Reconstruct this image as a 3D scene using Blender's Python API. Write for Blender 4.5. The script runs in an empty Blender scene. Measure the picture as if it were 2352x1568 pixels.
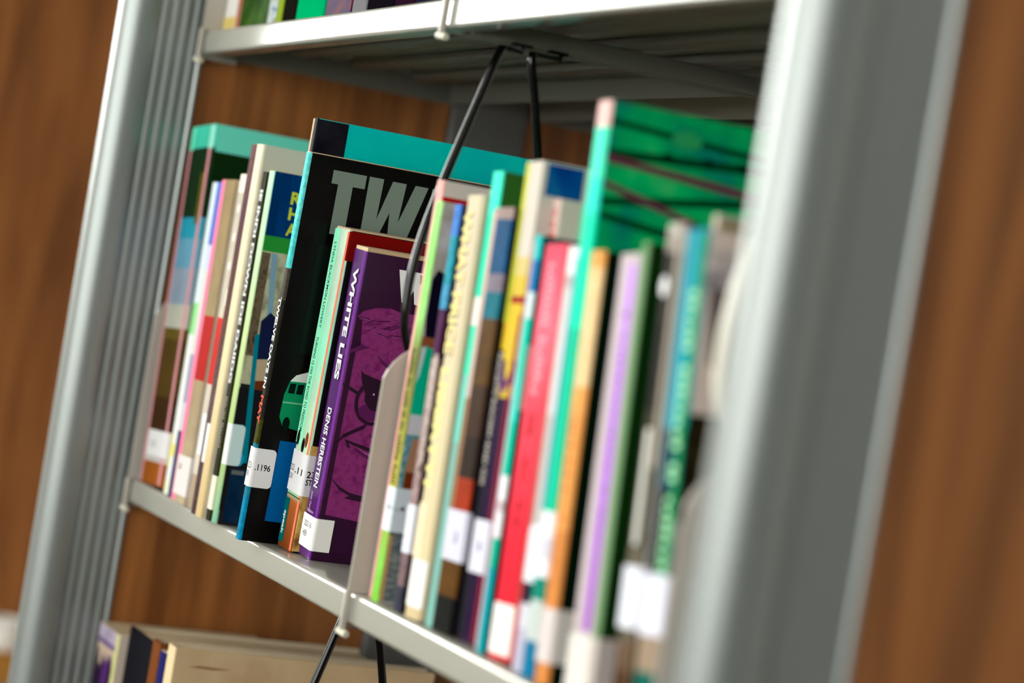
import bpy, bmesh, math, random
from mathutils import Matrix, Vector
random.seed(7)
scn = bpy.context.scene
COL = scn.collection

# ------------------------------------------------------------------ camera
cam_d = bpy.data.cameras.new('camera'); cam = bpy.data.objects.new('camera', cam_d); COL.objects.link(cam)
cam_d.sensor_width = 36.0; cam_d.lens = 85.0; cam_d.clip_start = 0.05; cam_d.clip_end = 60
def camera_matrix(loc, yaw, pitch, roll):
    d = Vector((math.cos(pitch)*math.cos(yaw), math.cos(pitch)*math.sin(yaw), math.sin(pitch)))
    r = d.cross(Vector((0, 0, 1))).normalized(); u = r.cross(d)
    r2 = math.cos(roll)*r + math.sin(roll)*u; u2 = -math.sin(roll)*r + math.cos(roll)*u
    m = Matrix((r2, u2, -d)).transposed().to_4x4(); m.translation = Vector(loc); return m
cam.matrix_world = camera_matrix((1.8765, -0.5200, 0.1840), 2.72534, -0.01406, 0.16618)
cam_d.dof.use_dof = True; cam_d.dof.focus_distance = 1.60; cam_d.dof.aperture_fstop = 3.5
scn.camera = cam

# ------------------------------------------------------------------ world, exposure, windows' daylight strength
w = bpy.data.worlds.new('world'); scn.world = w; w.use_nodes = True
w.node_tree.nodes['Background'].inputs[0].default_value = (1.0, 0.93, 0.82, 1)
w.node_tree.nodes['Background'].inputs[1].default_value = 0.03
WIN_SIDE, WIN_FRONT = 36.0, 11.0
vs = scn.view_settings
vs.view_transform = 'Standard'; vs.look = 'None'; vs.gamma = 1.0; vs.use_curve_mapping = False; vs.exposure = -0.46

# ------------------------------------------------------------------ materials
def lin(c): return tuple(((v/255)/12.92 if v/255 <= .04045 else ((v/255+.055)/1.055)**2.4) for v in c) + (1,)
_m = {}
def base(name):
    m = bpy.data.materials.new(name); m.use_nodes = True
    return m, m.node_tree, m.node_tree.nodes['Principled BSDF']
def flat(c, rough=.55, metal=0., spec=None):
    if spec is None: spec = .3 if rough <= .3 else .03
    k = ('f', c, rough, metal, spec)
    if k not in _m:
        m, t, b = base('print_%d_%d_%d' % c)
        b.inputs['Base Color'].default_value = lin(c); b.inputs['Roughness'].default_value = rough
        b.inputs['Metallic'].default_value = metal; b.inputs['Specular IOR Level'].default_value = spec
        _m[k] = m
    return _m[k]
def bands(stops, h, rough=.35, mode='CONSTANT', speck=0., scale=60):
    """colour bands up the height of a book: stops = [(z fraction, rgb)...]"""
    m, t, b = base('printed_bands'); N = t.nodes; L = t.links
    tc = N.new('ShaderNodeTexCoord'); sp = N.new('ShaderNodeSeparateXYZ'); mr = N.new('ShaderNodeMapRange'); cr = N.new('ShaderNodeValToRGB')
    L.new(tc.outputs['Object'], sp.inputs[0]); L.new(sp.outputs[2], mr.inputs[0]); mr.inputs[2].default_value = h
    L.new(mr.outputs[0], cr.inputs[0]); cr.color_ramp.interpolation = mode
    e = cr.color_ramp.elements
    while len(e) < len(stops): e.new(.5)
    for q, (p, c) in zip(e, sorted(stops)): pass
    st = sorted(stops)
    for i in range(len(st)): e[i].position = st[i][0]; e[i].color = lin(st[i][1])
    out = cr.outputs[0]
    if speck:
        nz = N.new('ShaderNodeTexNoise'); nz.inputs['Scale'].default_value = scale; nz.inputs['Detail'].default_value = 4
        L.new(tc.outputs['Object'], nz.inputs[0])
        mp = N.new('ShaderNodeMapRange'); mp.inputs[1].default_value = .3; mp.inputs[2].default_value = .7
        mp.inputs[3].default_value = 1-speck; mp.inputs[4].default_value = 1+speck; L.new(nz.outputs[0], mp.inputs[0])
        mx = N.new('ShaderNodeVectorMath'); mx.operation = 'SCALE'; L.new(out, mx.inputs[0]); L.new(mp.outputs[0], mx.inputs['Scale'])
        out = mx.outputs[0]
    L.new(out, b.inputs['Base Color']); b.inputs['Roughness'].default_value = max(rough, .55); b.inputs['Specular IOR Level'].default_value = .03
    return m
def photo(cols, scale=40, rough=.35, stretch=(1, 1, 1), detail=3):
    """blotchy printed picture made of the given colours"""
    m, t, b = base('printed_picture'); N = t.nodes; L = t.links
    tc = N.new('ShaderNodeTexCoord'); mp = N.new('ShaderNodeMapping'); mp.inputs['Scale'].default_value = stretch
    nz = N.new('ShaderNodeTexNoise'); cr = N.new('ShaderNodeValToRGB')
    nz.inputs['Scale'].default_value = scale; nz.inputs['Detail'].default_value = detail
    L.new(tc.outputs['Object'], mp.inputs[0]); L.new(mp.outputs[0], nz.inputs[0]); L.new(nz.outputs[0], cr.inputs[0])
    e = cr.color_ramp.elements
    while len(e) < len(cols): e.new(.5)
    for i, c in enumerate(cols): e[i].position = .3 + .4*i/max(1, len(cols)-1); e[i].color = lin(c)
    L.new(cr.outputs[0], b.inputs['Base Color']); b.inputs['Roughness'].default_value = max(rough, .55); b.inputs['Specular IOR Level'].default_value = .03
    return m
def paper():
    if 'paper' not in _m:
        m, t, b = base('page_edges'); N = t.nodes; L = t.links
        tc = N.new('ShaderNodeTexCoord'); mp = N.new('ShaderNodeMapping'); mp.inputs['Scale'].default_value = (2600, 3, 3)
        nz = N.new('ShaderNodeTexNoise'); nz.inputs['Scale'].default_value = 1; cr = N.new('ShaderNodeValToRGB')
        cr.color_ramp.elements[0].color = lin((176, 146, 108)); cr.color_ramp.elements[1].color = lin((236, 214, 176))
        cr.color_ramp.elements[0].position = .3; cr.color_ramp.elements[1].position = .65
        L.new(tc.outputs['Object'], mp.inputs[0]); L.new(mp.outputs[0], nz.inputs[0]); L.new(nz.outputs[0], cr.inputs[0])
        L.new(cr.outputs[0], b.inputs['Base Color']); b.inputs['Roughness'].default_value = .9
        _m['paper'] = m
    return _m['paper']
def wood(c1, c2, name='wood_veneer'):
    m, t, b = base(name); N = t.nodes; L = t.links
    tc = N.new('ShaderNodeTexCoord'); mp = N.new('ShaderNodeMapping'); mp.inputs['Scale'].default_value = (26, 26, 1.6)
    nz = N.new('ShaderNodeTexNoise'); nz.inputs['Scale'].default_value = 2.2; nz.inputs['Detail'].default_value = 6; nz.inputs['Distortion'].default_value = .6
    m2 = N.new('ShaderNodeMapping'); m2.inputs['Scale'].default_value = (320, 320, 12)
    n2 = N.new('ShaderNodeTexNoise'); n2.inputs['Scale'].default_value = 1.5; n2.inputs['Detail'].default_value = 3
    cr = N.new('ShaderNodeValToRGB'); cr.color_ramp.elements[0].color = lin(c1); cr.color_ramp.elements[1].color = lin(c2)
    cr.color_ramp.elements[0].position = .3; cr.color_ramp.elements[1].position = .7
    ad = N.new('ShaderNodeMath'); ad.operation = 'MULTIPLY_ADD'; ad.inputs[1].default_value = .25
    sb = N.new('ShaderNodeMath'); sb.operation = 'SUBTRACT'; sb.inputs[1].default_value = .125
    L.new(tc.outputs['Object'], mp.inputs[0]); L.new(mp.outputs[0], nz.inputs[0])
    L.new(tc.outputs['Object'], m2.inputs[0]); L.new(m2.outputs[0], n2.inputs[0])
    L.new(nz.outputs[0], sb.inputs[0]); L.new(n2.outputs[0], ad.inputs[0]); L.new(sb.outputs[0], ad.inputs[2])
    L.new(ad.outputs[0], cr.inputs[0]); L.new(cr.outputs[0], b.inputs['Base Color'])
    b.inputs['Roughness'].default_value = .45
    return m
def painted(c, rough, name, bump=0.):
    m, t, b = base(name); N = t.nodes; L = t.links
    b.inputs['Base Color'].default_value = lin(c); b.inputs['Roughness'].default_value = rough
    tc = N.new('ShaderNodeTexCoord'); nz = N.new('ShaderNodeTexNoise'); nz.inputs['Scale'].default_value = 900; nz.inputs['Detail'].default_value = 2
    bp = N.new('ShaderNodeBump'); bp.inputs['Strength'].default_value = bump; bp.inputs['Distance'].default_value = .0004
    L.new(tc.outputs['Object'], nz.inputs[0]); L.new(nz.outputs[0], bp.inputs['Height']); L.new(bp.outputs[0], b.inputs['Normal'])
    return m
def emitter(c, s, name):
    m, t, b = base(name); b.inputs['Base Color'].default_value = (0, 0, 0, 1)
    b.inputs['Emission Color'].default_value = lin(c); b.inputs['Emission Strength'].default_value = s
    return m
WOOD = wood((106, 58, 17), (164, 102, 48))
WOOD_D = wood((100, 54, 17), (152, 92, 42))
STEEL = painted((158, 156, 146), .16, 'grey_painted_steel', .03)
STEEL_SHADED = painted((110, 108, 100), .4, 'grey_steel_shaded', .05)  # shelf steel with the shade beneath put into its colour; dark runners share it
PLATE = painted((178, 172, 162), .4, 'light_grey_plate', .15)
ALU = painted((142, 147, 145), .36, 'silver_aluminium'); ALU.node_tree.nodes['Principled BSDF'].inputs['Metallic'].default_value = .55
POST = painted((84, 84, 82), .45, 'grey_post')
BLACKWIRE = flat((4, 4, 5), .12, 0., .3)
CREAMWIRE = flat((232, 226, 208), .3)
WHITE = flat((238, 238, 238), .3); INK = flat((14, 14, 16), .5); LBL = flat((226, 224, 226), .32)

# ------------------------------------------------------------------ mesh helpers
def link(name, me, parent=None, mats=()):
    o = bpy.data.objects.new(name, me); COL.objects.link(o)
    for m in mats: me.materials.append(m)
    if parent is not None: o.parent = parent
    return o
def mesh(name, v, f, mats=(), parent=None, smooth=False, mi=None):
    me = bpy.data.meshes.new(name); me.from_pydata([tuple(p) for p in v], [], f); me.update()
    o = link(name, me, parent, mats)
    if mi:
        for p, i in zip(me.polygons, mi): p.material_index = i
    if smooth:
        for p in me.polygons: p.use_smooth = True
        me.set_sharp_from_angle(angle=math.radians(35))
    return o
def boxdata(x0, x1, y0, y1, z0, z1):
    v = [(x, y, z) for z in (z0, z1) for y in (y0, y1) for x in (x0, x1)]
    return v, [(0, 2, 3, 1), (4, 5, 7, 6), (0, 1, 5, 4), (2, 6, 7, 3), (0, 4, 6, 2), (1, 3, 7, 5)]
def box(name, b, mat, parent=None, bevel=0.):
    v, f = boxdata(*b)
    if not bevel: return mesh(name, v, f, (mat,), parent)
    bm = bmesh.new(); vs_ = [bm.verts.new(p) for p in v]; [bm.faces.new([vs_[i] for i in q]) for q in f]
    bmesh.ops.bevel(bm, geom=bm.edges[:], offset=bevel, segments=3, profile=.5, affect='EDGES')
    me = bpy.data.meshes.new(name); bm.to_mesh(me); bm.free()
    for p in me.polygons: p.use_smooth = True
    me.set_sharp_from_angle(angle=math.radians(40))
    return link(name, me, parent, (mat,))
def extrude_z(name, poly, z0, z1, mat, parent=None, smooth=True):
    n = len(poly); v = [(x, y, z0) for x, y in poly] + [(x, y, z1) for x, y in poly]
    f = [(i, (i+1) % n, n+(i+1) % n, n+i) for i in range(n)] + [tuple(range(n-1, -1, -1)), tuple(range(n, 2*n))]
    return mesh(name, v, f, (mat,), parent, smooth)
def extrude_x(name, poly, x0, x1, mat, parent=None, smooth=True):
    """poly in (y,z), counter-clockwise seen from +X"""
    n = len(poly); v = [(x0, y, z) for y, z in poly] + [(x1, y, z) for y, z in poly]
    f = [(i, (i+1) % n, n+(i+1) % n, n+i) for i in range(n)] + [tuple(range(n-1, -1, -1)), tuple(range(n, 2*n))]
    return mesh(name, v, f, (mat,), parent, smooth)
def tube(name, pts, r, mat, parent=None, seg=12, sub=6):
    P = [Vector(p) for p in pts]; Q = []
    for i in range(len(P)-1):
        a, b, c, d = P[max(i-1, 0)], P[i], P[i+1], P[min(i+2, len(P)-1)]
        for k in range(sub):
            t = k/sub
            Q.append(.5*((2*b)+(c-a)*t+(2*a-5*b+4*c-d)*t*t+(3*b-a-3*c+d)*t**3))
    Q.append(P[-1])
    v, f = [], []; up = Vector((1, 0, 0))
    for i, p in enumerate(Q):
        t = (Q[min(i+1, len(Q)-1)]-Q[max(i-1, 0)]).normalized()
        a = (up - t*up.dot(t)).normalized(); b = t.cross(a)
        for k in range(seg):
            q = 2*math.pi*k/seg; v.append(p + r*(math.cos(q)*a+math.sin(q)*b))
    for i in range(len(Q)-1):
        for k in range(seg):
            f.append((i*seg+k, i*seg+(k+1) % seg, (i+1)*seg+(k+1) % seg, (i+1)*seg+k))
    f += [tuple(range(seg-1, -1, -1)), tuple(range((len(Q)-1)*seg, len(Q)*seg))]
    return mesh(name, v, f, (mat,), parent, True)
def thing(name, label, cat, loc=(0, 0, 0), group=None):
    o = bpy.data.objects.new(name, None); COL.objects.link(o); o.location = loc; o.empty_display_size = .05
    o['label'] = label; o['category'] = cat
    if group: o['group'] = group
    return o
def tag(o, label, cat, group=None):
    o['label'] = label; o['category'] = cat
    if group: o['group'] = group
    return o
def struct(o): o['kind'] = 'structure'; return o

# ------------------------------------------------------------------ the room
FLOOR = -1.15
WALLM = painted((214, 210, 202), .8, 'wall_paint'); CEILM = painted((225, 224, 220), .85, 'ceiling_paint')
m, t, b = base('carpet'); nz = t.nodes.new('ShaderNodeTexNoise'); nz.inputs['Scale'].default_value = 300
cr = t.nodes.new('ShaderNodeValToRGB'); cr.color_ramp.elements[0].color = lin((36, 32, 30)); cr.color_ramp.elements[1].color = lin((70, 62, 56))
t.links.new(nz.outputs[0], cr.inputs[0]); t.links.new(cr.outputs[0], b.inputs['Base Color']); b.inputs['Roughness'].default_value = .95; CARPET = m
struct(box('floor', (-3.2, 7.6, -4.2, 2.6, FLOOR-.1, FLOOR), CARPET))
struct(box('ceiling', (-3.2, 7.6, -4.2, 2.6, 1.75, 1.85), CEILM))
def wall_with_window(name, win, axis, at, a0, a1, w0, w1, strength, panes, SILL, HEAD):
    """wall plane across one axis, with a framed lit window in it; a = the wall's run, w = the window's run"""
    root = bpy.data.objects.new(name, None); COL.objects.link(root); struct(root)
    def bb(u0, u1, d0, d1, z0, z1):
        return (at+d0, at+d1, u0, u1, z0, z1) if axis == 'x' else (u0, u1, at+d0, at+d1, z0, z1)
    box('wall_part', bb(a0, w0, -.1, 0, FLOOR, 1.75), WALLM, root); box('wall_part', bb(w1, a1, -.1, 0, FLOOR, 1.75), WALLM, root)
    box('wall_part', bb(w0, w1, -.1, 0, FLOOR, SILL), WALLM, root); box('wall_part', bb(w0, w1, -.1, 0, HEAD, 1.75), WALLM, root)
    wr = bpy.data.objects.new(win, None); COL.objects.link(wr); struct(wr)
    fm = flat((225, 225, 225), .4); sky = emitter((249, 251, 246), strength, 'daylight_pane')
    n = panes; pw = (w1-w0)/n
    for i in range(n):
        box('pane', bb(w0+i*pw+.02, w0+(i+1)*pw-.02, -.05, -.045, SILL+.03, HEAD-.03), sky, wr)
        box('mullion', bb(w0+i*pw-.02, w0+i*pw+.02, -.07, -.02, SILL+.0, HEAD), fm, wr)
    box('mullion', bb(w1-.02, w1+.02, -.07, -.02, SILL, HEAD), fm, wr)
    box('window_frame', bb(w0, w1, -.07, -.02, SILL, SILL+.03), fm, wr); box('window_frame', bb(w0, w1, -.07, -.02, HEAD-.03, HEAD), fm, wr)
    box('window_sill', bb(w0-.05, w1+.05, -.02, .1, SILL-.03, SILL), fm, wr)
struct(box('wall_back', (-3.0, 7.6, 2.5, 2.6, FLOOR, 1.75), WALLM))
wall_with_window('wall_left', 'window_1', 'x', -3.0, -4.0, 2.6, -3.4, -1.0, WIN_SIDE, 3, .42, 1.5)
wall_with_window('wall_front', 'window_2', 'y', -4.0, -3.0, 7.6, .4, 7.2, WIN_FRONT, 7, -.25, 1.5)

# ------------------------------------------------------------------ the bookcase
SH = .36; LIP = .0186; L = 1.044; DEP = .22
bc = thing('bookcase', 'double-sided library bookcase with wooden end panels, fluted silver uprights and grey steel shelves', 'bookcase', (0, 0, FLOOR))
Z0, Z1 = 0.0, .95-FLOOR               # bookcase parts are in its own frame: z = 0 on the floor
def wz(z): return z-FLOOR
def upright_profile(x1):
    """fluted extrusion: round nose in front, four flutes on both sides; the +X side is at x1"""
    hw = .0165; cx = x1-hw+.001; p = []
    for k in range(19):                                    # nose
        a = -math.pi/2 - math.pi/2 + math.pi*k/18          # from -X side round the front to +X side
        p.append((cx+hw*math.cos(a)*1.0, -.046+.020*math.sin(a)))
    p += [(cx+hw, -.040), (cx+hw-.0012, -.0365), (cx+hw-.0038, -.0350)]
    y = -.0345
    for k in range(4):
        for j in range(7):
            q = j/6; p.append((cx+hw-.0045+.0012*math.sin(math.pi*q)**.7 if 0 < q < 1 else cx+hw-.0045, y+.0082*q))
        y += .0086
    p += [(cx+hw-.003, 0.001), (cx+hw-.003, .003)]
    r = [(2*cx-x, yy) for x, yy in p[19:]]
    return p + r[::-1]
for x1, nm in ((0, 0), (L+.028, 0), (-1.10, 0)):
    extrude_z('upright', upright_profile(x1), Z0, Z1, ALU, bc)
    box('end_panel', (x1-.028, x1-.003, .003, DEP, Z0+.06, Z1-.01), WOOD, bc)
    box('post', (x1-.036, x1+.003, DEP+.001, .290, Z0, Z1), POST, bc, .003)
    box('end_panel', (x1-.028, x1-.003, .291, .508, Z0+.06, Z1-.01), WOOD_D, bc)
    extrude_z('upright', [(x, .511-y) for x, y in upright_profile(x1)][::-1], Z0, Z1, ALU, bc)
cap = tube('screw_cap', [(L+.0255, .0262, wz(.1115)), (L+.0262, .0262, wz(.1115))], .0045, flat((60, 32, 10), .6), bc, 16, 2)
def lip_profile(z):
    """folded steel lip at the front edge of a shelf, in (y, z)"""
    p = []
    for k in range(7):
        a = math.pi/2 + math.pi/2*k/6; p.append((.003+.003*math.cos(a), z-.003+.003*math.sin(a)))
    for k in range(7):
        a = math.pi + math.pi/2*k/6; p.append((.0025+.0025*math.cos(a), z-LIP+.0025+.0025*math.sin(a)))
    p += [(.014, z-LIP), (.014, z-LIP+.0012), (.0035, z-LIP+.0012), (.0012, z-LIP+.0035), (.0012, z-.004), (.004, z-.0012), (.012, z-.0012), (.012, z)]
    return p[::-1]
def shelf(x0, x1, z, y0=0., flip=False):
    s = bpy.data.objects.new('shelf', None); COL.objects.link(s); s.parent = bc
    F = (lambda y: .511-y) if flip else (lambda y: y)
    def bx(n, a, b_, c, d, e, f_, mat, bev=0.):
        ya, yb = sorted((F(c), F(d))); return box(n, (a, b_, ya, yb, e, f_), mat, s, bev)
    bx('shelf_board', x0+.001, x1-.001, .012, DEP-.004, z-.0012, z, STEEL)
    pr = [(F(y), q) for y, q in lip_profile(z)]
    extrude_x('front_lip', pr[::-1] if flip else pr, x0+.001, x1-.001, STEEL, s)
    bx('rear_lip', x0+.001, x1-.001, DEP-.004, DEP-.0026, z-LIP, z+.012, STEEL_SHADED)
    bx('side_flange', x0+.001, x0+.0022, .014, DEP-.004, z-LIP, z-.0012, STEEL_SHADED)
    bx('side_flange', x1-.0022, x1-.001, .014, DEP-.004, z-LIP, z-.0012, STEEL_SHADED)
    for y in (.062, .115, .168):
        bx('stiffener_rib', x0+.03, x1-.03, y, y+.016, z-.0075, z-.0012, STEEL_SHADED, .002)
    for x in (x0+.004, x1-.004):
        q = tube('support_peg', [(x-.002, F(-.001), z-LIP-.001), (x-.002, F(.03), z-LIP-.001)], .0028, STEEL, s, 10, 2)
for z in (SH, 0., -SH, -2*SH):
    shelf(0, L, wz(z)); shelf(0, L, wz(z), flip=True)
for z in (-SH, -2*SH, 2*SH-.1):
    shelf(-1.10, -.03, wz(z))
box('base', (0, L, .01, .50, 0, .06), STEEL_SHADED, bc)

# ------------------------------------------------------------------ steel shelf dividers and wire supports
def divider(X, z, label, top=.156, runner=True):
    o = thing('shelf_divider', label, 'bookend', (X, 0, z), 'steel shelf dividers')
    r = .026; p = [(-.0035, .0003), (.16, .0003), (.16, top)]
    for k in range(9):
        a = math.pi/2 + math.pi/2*k/8; p.append((-.0035+.012+r+r*math.cos(a)-.012*(k/8), top-r+r*math.sin(a)))
    pl = extrude_x('plate', p, -.0008, .0008, PLATE, o, False)
    box('front_clip', (-.0018, .0018, -.0052, -.0012, -.0225, .001), PLATE, o, .0008)
    tube('clip_foot', [(-.0035, -.004, -.0235), (.0055, -.002, -.0245)], .0022, flat((225, 220, 200), .3), o, 10, 2)
    if runner:
        box('under_runner', (-.0015, .0015, .0155, .214, -.0200, -.0080), STEEL_SHADED, o, .001)
        box('runner_flange', (-.004, .0, -.001, .214, -.0212, -.0201), STEEL_SHADED, o)
    return o
divider(.0100, 0, 'grey steel divider plate at the far end of the middle shelf, beside the teal-topped book', runner=False)
divider(.5300, 0, 'light grey steel divider plate with rounded top standing beside the purple book')
divider(.9265, 0, 'grey steel divider plate beside the turquoise book with a black and white cover', top=.135)
divider(.0090, SH, 'grey steel divider plate at the far end of the upper shelf', runner=False)
divider(.5300, SH, 'grey steel divider clipped over the bright upper shelf lip, long runner underneath')
def wire_support(X, zs, mat, label, dy=0.):
    """loop of thick wire hung from the shelf above; zs = underside of that shelf"""
    o = thing('wire_support', label, 'book support', (X, dy, zs), 'wire book supports')
    pts = [(.004, .052, -.0035), (0, .044, -.0025), (0, .0385, -.0060), (0, .030, -.036), (0, .0160, -.089), (0, .0075, -.128), (0, .0050, -.160),
           (0, .0085, -.186), (0, .0230, -.207), (0, .0490, -.214), (0, .0750, -.207), (0, .0895, -.186), (0, .0930, -.160), (0, .0900, -.128), (0, .0805, -.089),
           (0, .0672, -.036), (0, .0595, -.0060), (0, .066, -.0025), (.004, .078, -.0035)]
    tube('wire_loop', pts, .0027, mat, o, 12, 5)
    for y in (.048, .072): box('hook_plate', (-.004, .012, y-.006, y+.006, -.0022, -.0006), mat, o)
    return o
wire_support(.5245, SH-LIP, BLACKWIRE, 'black wire book support hanging above the purple book')
wire_support(.4250, -LIP, BLACKWIRE, 'black wire book support hanging below the middle shelf')
wire_support(.9205, SH-LIP, CREAMWIRE, 'cream wire book support hanging near the turquoise book')

# ------------------------------------------------------------------ books
def text_mesh(body, bold=0., shear=0.):
    cu = bpy.data.curves.new('lettering', 'FONT'); cu.body = body; cu.size = 1; cu.resolution_u = 3; cu.offset = bold; cu.shear = shear
    o = bpy.data.objects.new('lettering', cu); COL.objects.link(o); bpy.context.view_layer.update()
    me = bpy.data.meshes.new_from_object(o.evaluated_get(bpy.context.evaluated_depsgraph_get()))
    v = [(p.co.x, p.co.y) for p in me.vertices]; f = [tuple(p.vertices) for p in me.polygons]
    bpy.data.objects.remove(o); bpy.data.curves.remove(cu); bpy.data.meshes.remove(me)
    xs = [p[0] for p in v]; ys = [p[1] for p in v]; x0, x1, y0, y1 = min(xs), max(xs), min(ys), max(ys)
    return [((x-x0)/(x1-x0), (y-y0)/(y1-y0)) for x, y in v], f
class Book:
    def __init__(s, label, X, T, D, h, Y, lean, spine, cover, hard=False, z=0., group='books on the middle shelf', r=.0012, bulge=0., up=0.):
        s.T, s.D, s.h, s.r, s.bulge = T, D, h, r, bulge; s.n = 0
        a = lean/h
        dz = T*math.sin(abs(a)) if a > 0 else 0.
        s.o = thing('hardcover_book' if hard else 'paperback_book', label, 'book', (X, Y, z+dz+.0002), group)
        s.o.rotation_euler = (0, a, 0)
        t = .0022 if hard else .0006; ov = .003 if hard else .0003
        # outer and inner wrap lines
        S = [-T+r] ; out = []
        out.append((0, D)); out.append((0, r*1.5))
        for k in range(5): q = math.pi+math.pi/2*k/4; out.append((r+r*math.cos(q), r+r*math.sin(q)))
        for k in range(1, 6): x = r+(T-2*r)*k/6; out.append((x, 0))
        for k in range(5): q = 1.5*math.pi+math.pi/2*k/4; out.append((T-r+r*math.cos(q), r+r*math.sin(q)))
        out.append((T, r*1.5)); out.append((T, D))
        out = [(x, y-s.bl(x, y)) for x, y in out]
        inn = []
        for x, y in out: inn.append((min(max(x, t), T-t), max(y, t - s.bl(x, 0))))
        n = len(out); v = []
        for z_ in (0, h): v += [(x, y, z_) for x, y in out] + [(x, y, z_) for x, y in inn]
        f, mi = [], []
        for i in range(n-1):
            kind = 2 if i < 2 else (1 if i >= n-3 else 0)
            f.append((i, i+1, 2*n+i+1, 2*n+i)); mi.append(kind)
            f.append((n+i+1, n+i, 3*n+i, 3*n+i+1)); mi.append(3)
            f.append((2*n+i, 2*n+i+1, 3*n+i+1, 3*n+i)); mi.append(kind if hard else 3)
            f.append((i+1, i, n+i, n+i+1)); mi.append(3)
        for i in (0, n-1): f.append((i, n+i, 3*n+i, 2*n+i) if i else (i, 2*n+i, 3*n+i, n+i)); mi.append(3)
        back = cover
        mesh('cover', v, f, (spine, cover, back, flat((205, 190, 165), .8)), s.o, True, mi)
        box('pages', (t+.0001, T-t-.0001, t+.0003-(bulge*.6), D-ov, ov, h-ov+up), paper(), s.o)
    def bl(s, x, y):
        return s.bulge*math.sin(math.pi*min(max(x/s.T, 0), 1)) if y < s.r*1.2 else 0.
    def P(s, u, z, off):
        """u: distance along the wrap from the spine's right corner (minus = on the spine, plus = on the cover)"""
        r, T = s.r, s.T; a = r*math.pi/4
        if u <= -a: x = T-r+(u+a); return (x, -off-s.bl(x, 0), z)
        if u >= a: return (T+off, r+(u-a), z)
        q = -math.pi/2+(u+a)/(2*a)*math.pi/2
        x = T-r+(r+off)*math.cos(q); return (x, r+(r+off)*math.sin(q)-s.bl(x, 0), z)
    def put(s, name, v2, f, mat):
        s.n += 1; off = .00008+.00001*s.n
        return mesh(name, [s.P(u, z, off) for u, z in v2], f, (mat,), s.o)
    def rect(s, name, u0, u1, z0, z1, mat, rad=0.):
        xs = sorted(set([u0, u1] + [u for u in [s.r*math.pi/4*(k/2-1) for k in range(5)] + [-s.T*k/6 for k in range(1, 6)] if u0 < u < u1]
                        + ([u1-rad*(1-math.cos(math.pi/2*k/5)) for k in range(6)] if rad else [])))
        v, f = [], []
        for u in xs:
            d = 0.
            if rad and u > u1-rad: q = (u-(u1-rad))/rad; d = rad*(1-math.sqrt(max(0, 1-q*q)))
            v += [(u, z0+d), (u, z1-d)]
        for i in range(len(xs)-1): f.append((2*i, 2*i+2, 2*i+3, 2*i+1))
        return s.put(name, v, f, mat)
    def sp(s, a, b_, z0, z1, mat, name='spine_print'): return s.rect(name, -s.T*(1-a), -s.T*(1-b_), z0, z1, mat)
    def cv(s, y0, y1, z0, z1, mat, name='cover_print'): return s.rect(name, y0, y1, z0, z1, mat)
    def poly(s, pts, mat, name='cover_print'): return s.put(name, pts, [tuple(range(len(pts)))], mat)
    def ring(s, cx, cz, rx, rz, w, mat, name='cover_print', a0=0, a1=360):
        v, f = [], []; n = 28
        for k in range(n+1):
            q = math.radians(a0+(a1-a0)*k/n)
            v += [(cx+rx*math.cos(q), cz+rz*math.sin(q)), (cx+(rx-w)*math.cos(q), cz+(rz-w)*math.sin(q))]
        for k in range(n): f.append((2*k, 2*k+2, 2*k+3, 2*k+1))
        return s.put(name, v, f, mat)
    def oval(s, cx, cz, rx, rz, mat, name='cover_print', n=24):
        return s.poly([(cx+rx*math.cos(2*math.pi*k/n), cz+rz*math.sin(2*math.pi*k/n)) for k in range(n)], mat, name)
    def label(s, a, y1, z0, z1, rad=.0035, mat=None): return s.rect('spine_label', -s.T*(1-a), y1, z0, z1, mat or LBL, rad)
    def stext(s, body, a, b_, z0, z1, mat, bold=.0, shear=0., name='title_lettering'):
        """lettering running down the spine between heights z1 (start) and z0; a..b_ = across the spine"""
        v, f = text_mesh(body, bold, shear); u0, u1 = -s.T*(1-a), -s.T*(1-b_)
        return s.put(name, [(u0+(u1-u0)*y, z1+(z0-z1)*x) for x, y in v], f, mat)
    def ctext(s, body, y0, y1, z0, z1, mat, bold=0., shear=0., name='title_lettering'):
        v, f = text_mesh(body, bold, shear)
        return s.put(name, [(y0+(y1-y0)*x, z0+(z1-z0)*y) for x, y in v], f, mat)

# ---- left of the first divider
b = Book('thick hardcover with teal top edge and dark green cover, at the far end', .021, .060, .19, .283, .003, -.013,
         bands([(0, (150, 82, 22)), (.06, (190, 186, 184)), (.13, (58, 34, 8)), (.24, (76, 56, 16)), (.40, (92, 78, 24)), (.43, (176, 176, 164)), (.50, (134, 150, 168)),
                (.60, (96, 150, 176)), (.68, (36, 146, 172)), (.74, (14, 42, 14)), (.935, (64, 196, 168))], .283, speck=.15, scale=30),
         bands([(0, (60, 40, 20)), (.5, (120, 150, 160)), (.74, (14, 42, 14)), (.925, (110, 226, 204))], .283), hard=True, r=.003)
pk = flat((206, 140, 146)); b.sp(0, .09, .001, .264, pk); b.sp(.86, .97, .001, .264, pk); b.sp(.0, .16, .264, .2825, flat((110, 240, 200)))
b.sp(.84, 1., .264, .2825, flat((150, 226, 205))); b.sp(.70, .86, .205, .245, flat((92, 84, 10)))
b.label(.1, .006, .022, .042, .001); b.stext('323', .25, .5, .029, .034, flat((120, 120, 118)), name='label_lettering')
b = Book('slim pale blue-white booklet with a green patch on its spine', .090, .0155, .17, .240, .003, -.004,
         bands([(0, (226, 224, 200)), (.05, (222, 226, 228)), (.12, (226, 216, 130)), (.16, (228, 228, 226)), (.51, (140, 212, 134)), (.61, (212, 226, 232))], .24), flat((170, 120, 90)))
b.sp(.0, .3, .02, .045, flat((222, 210, 110)))
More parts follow.
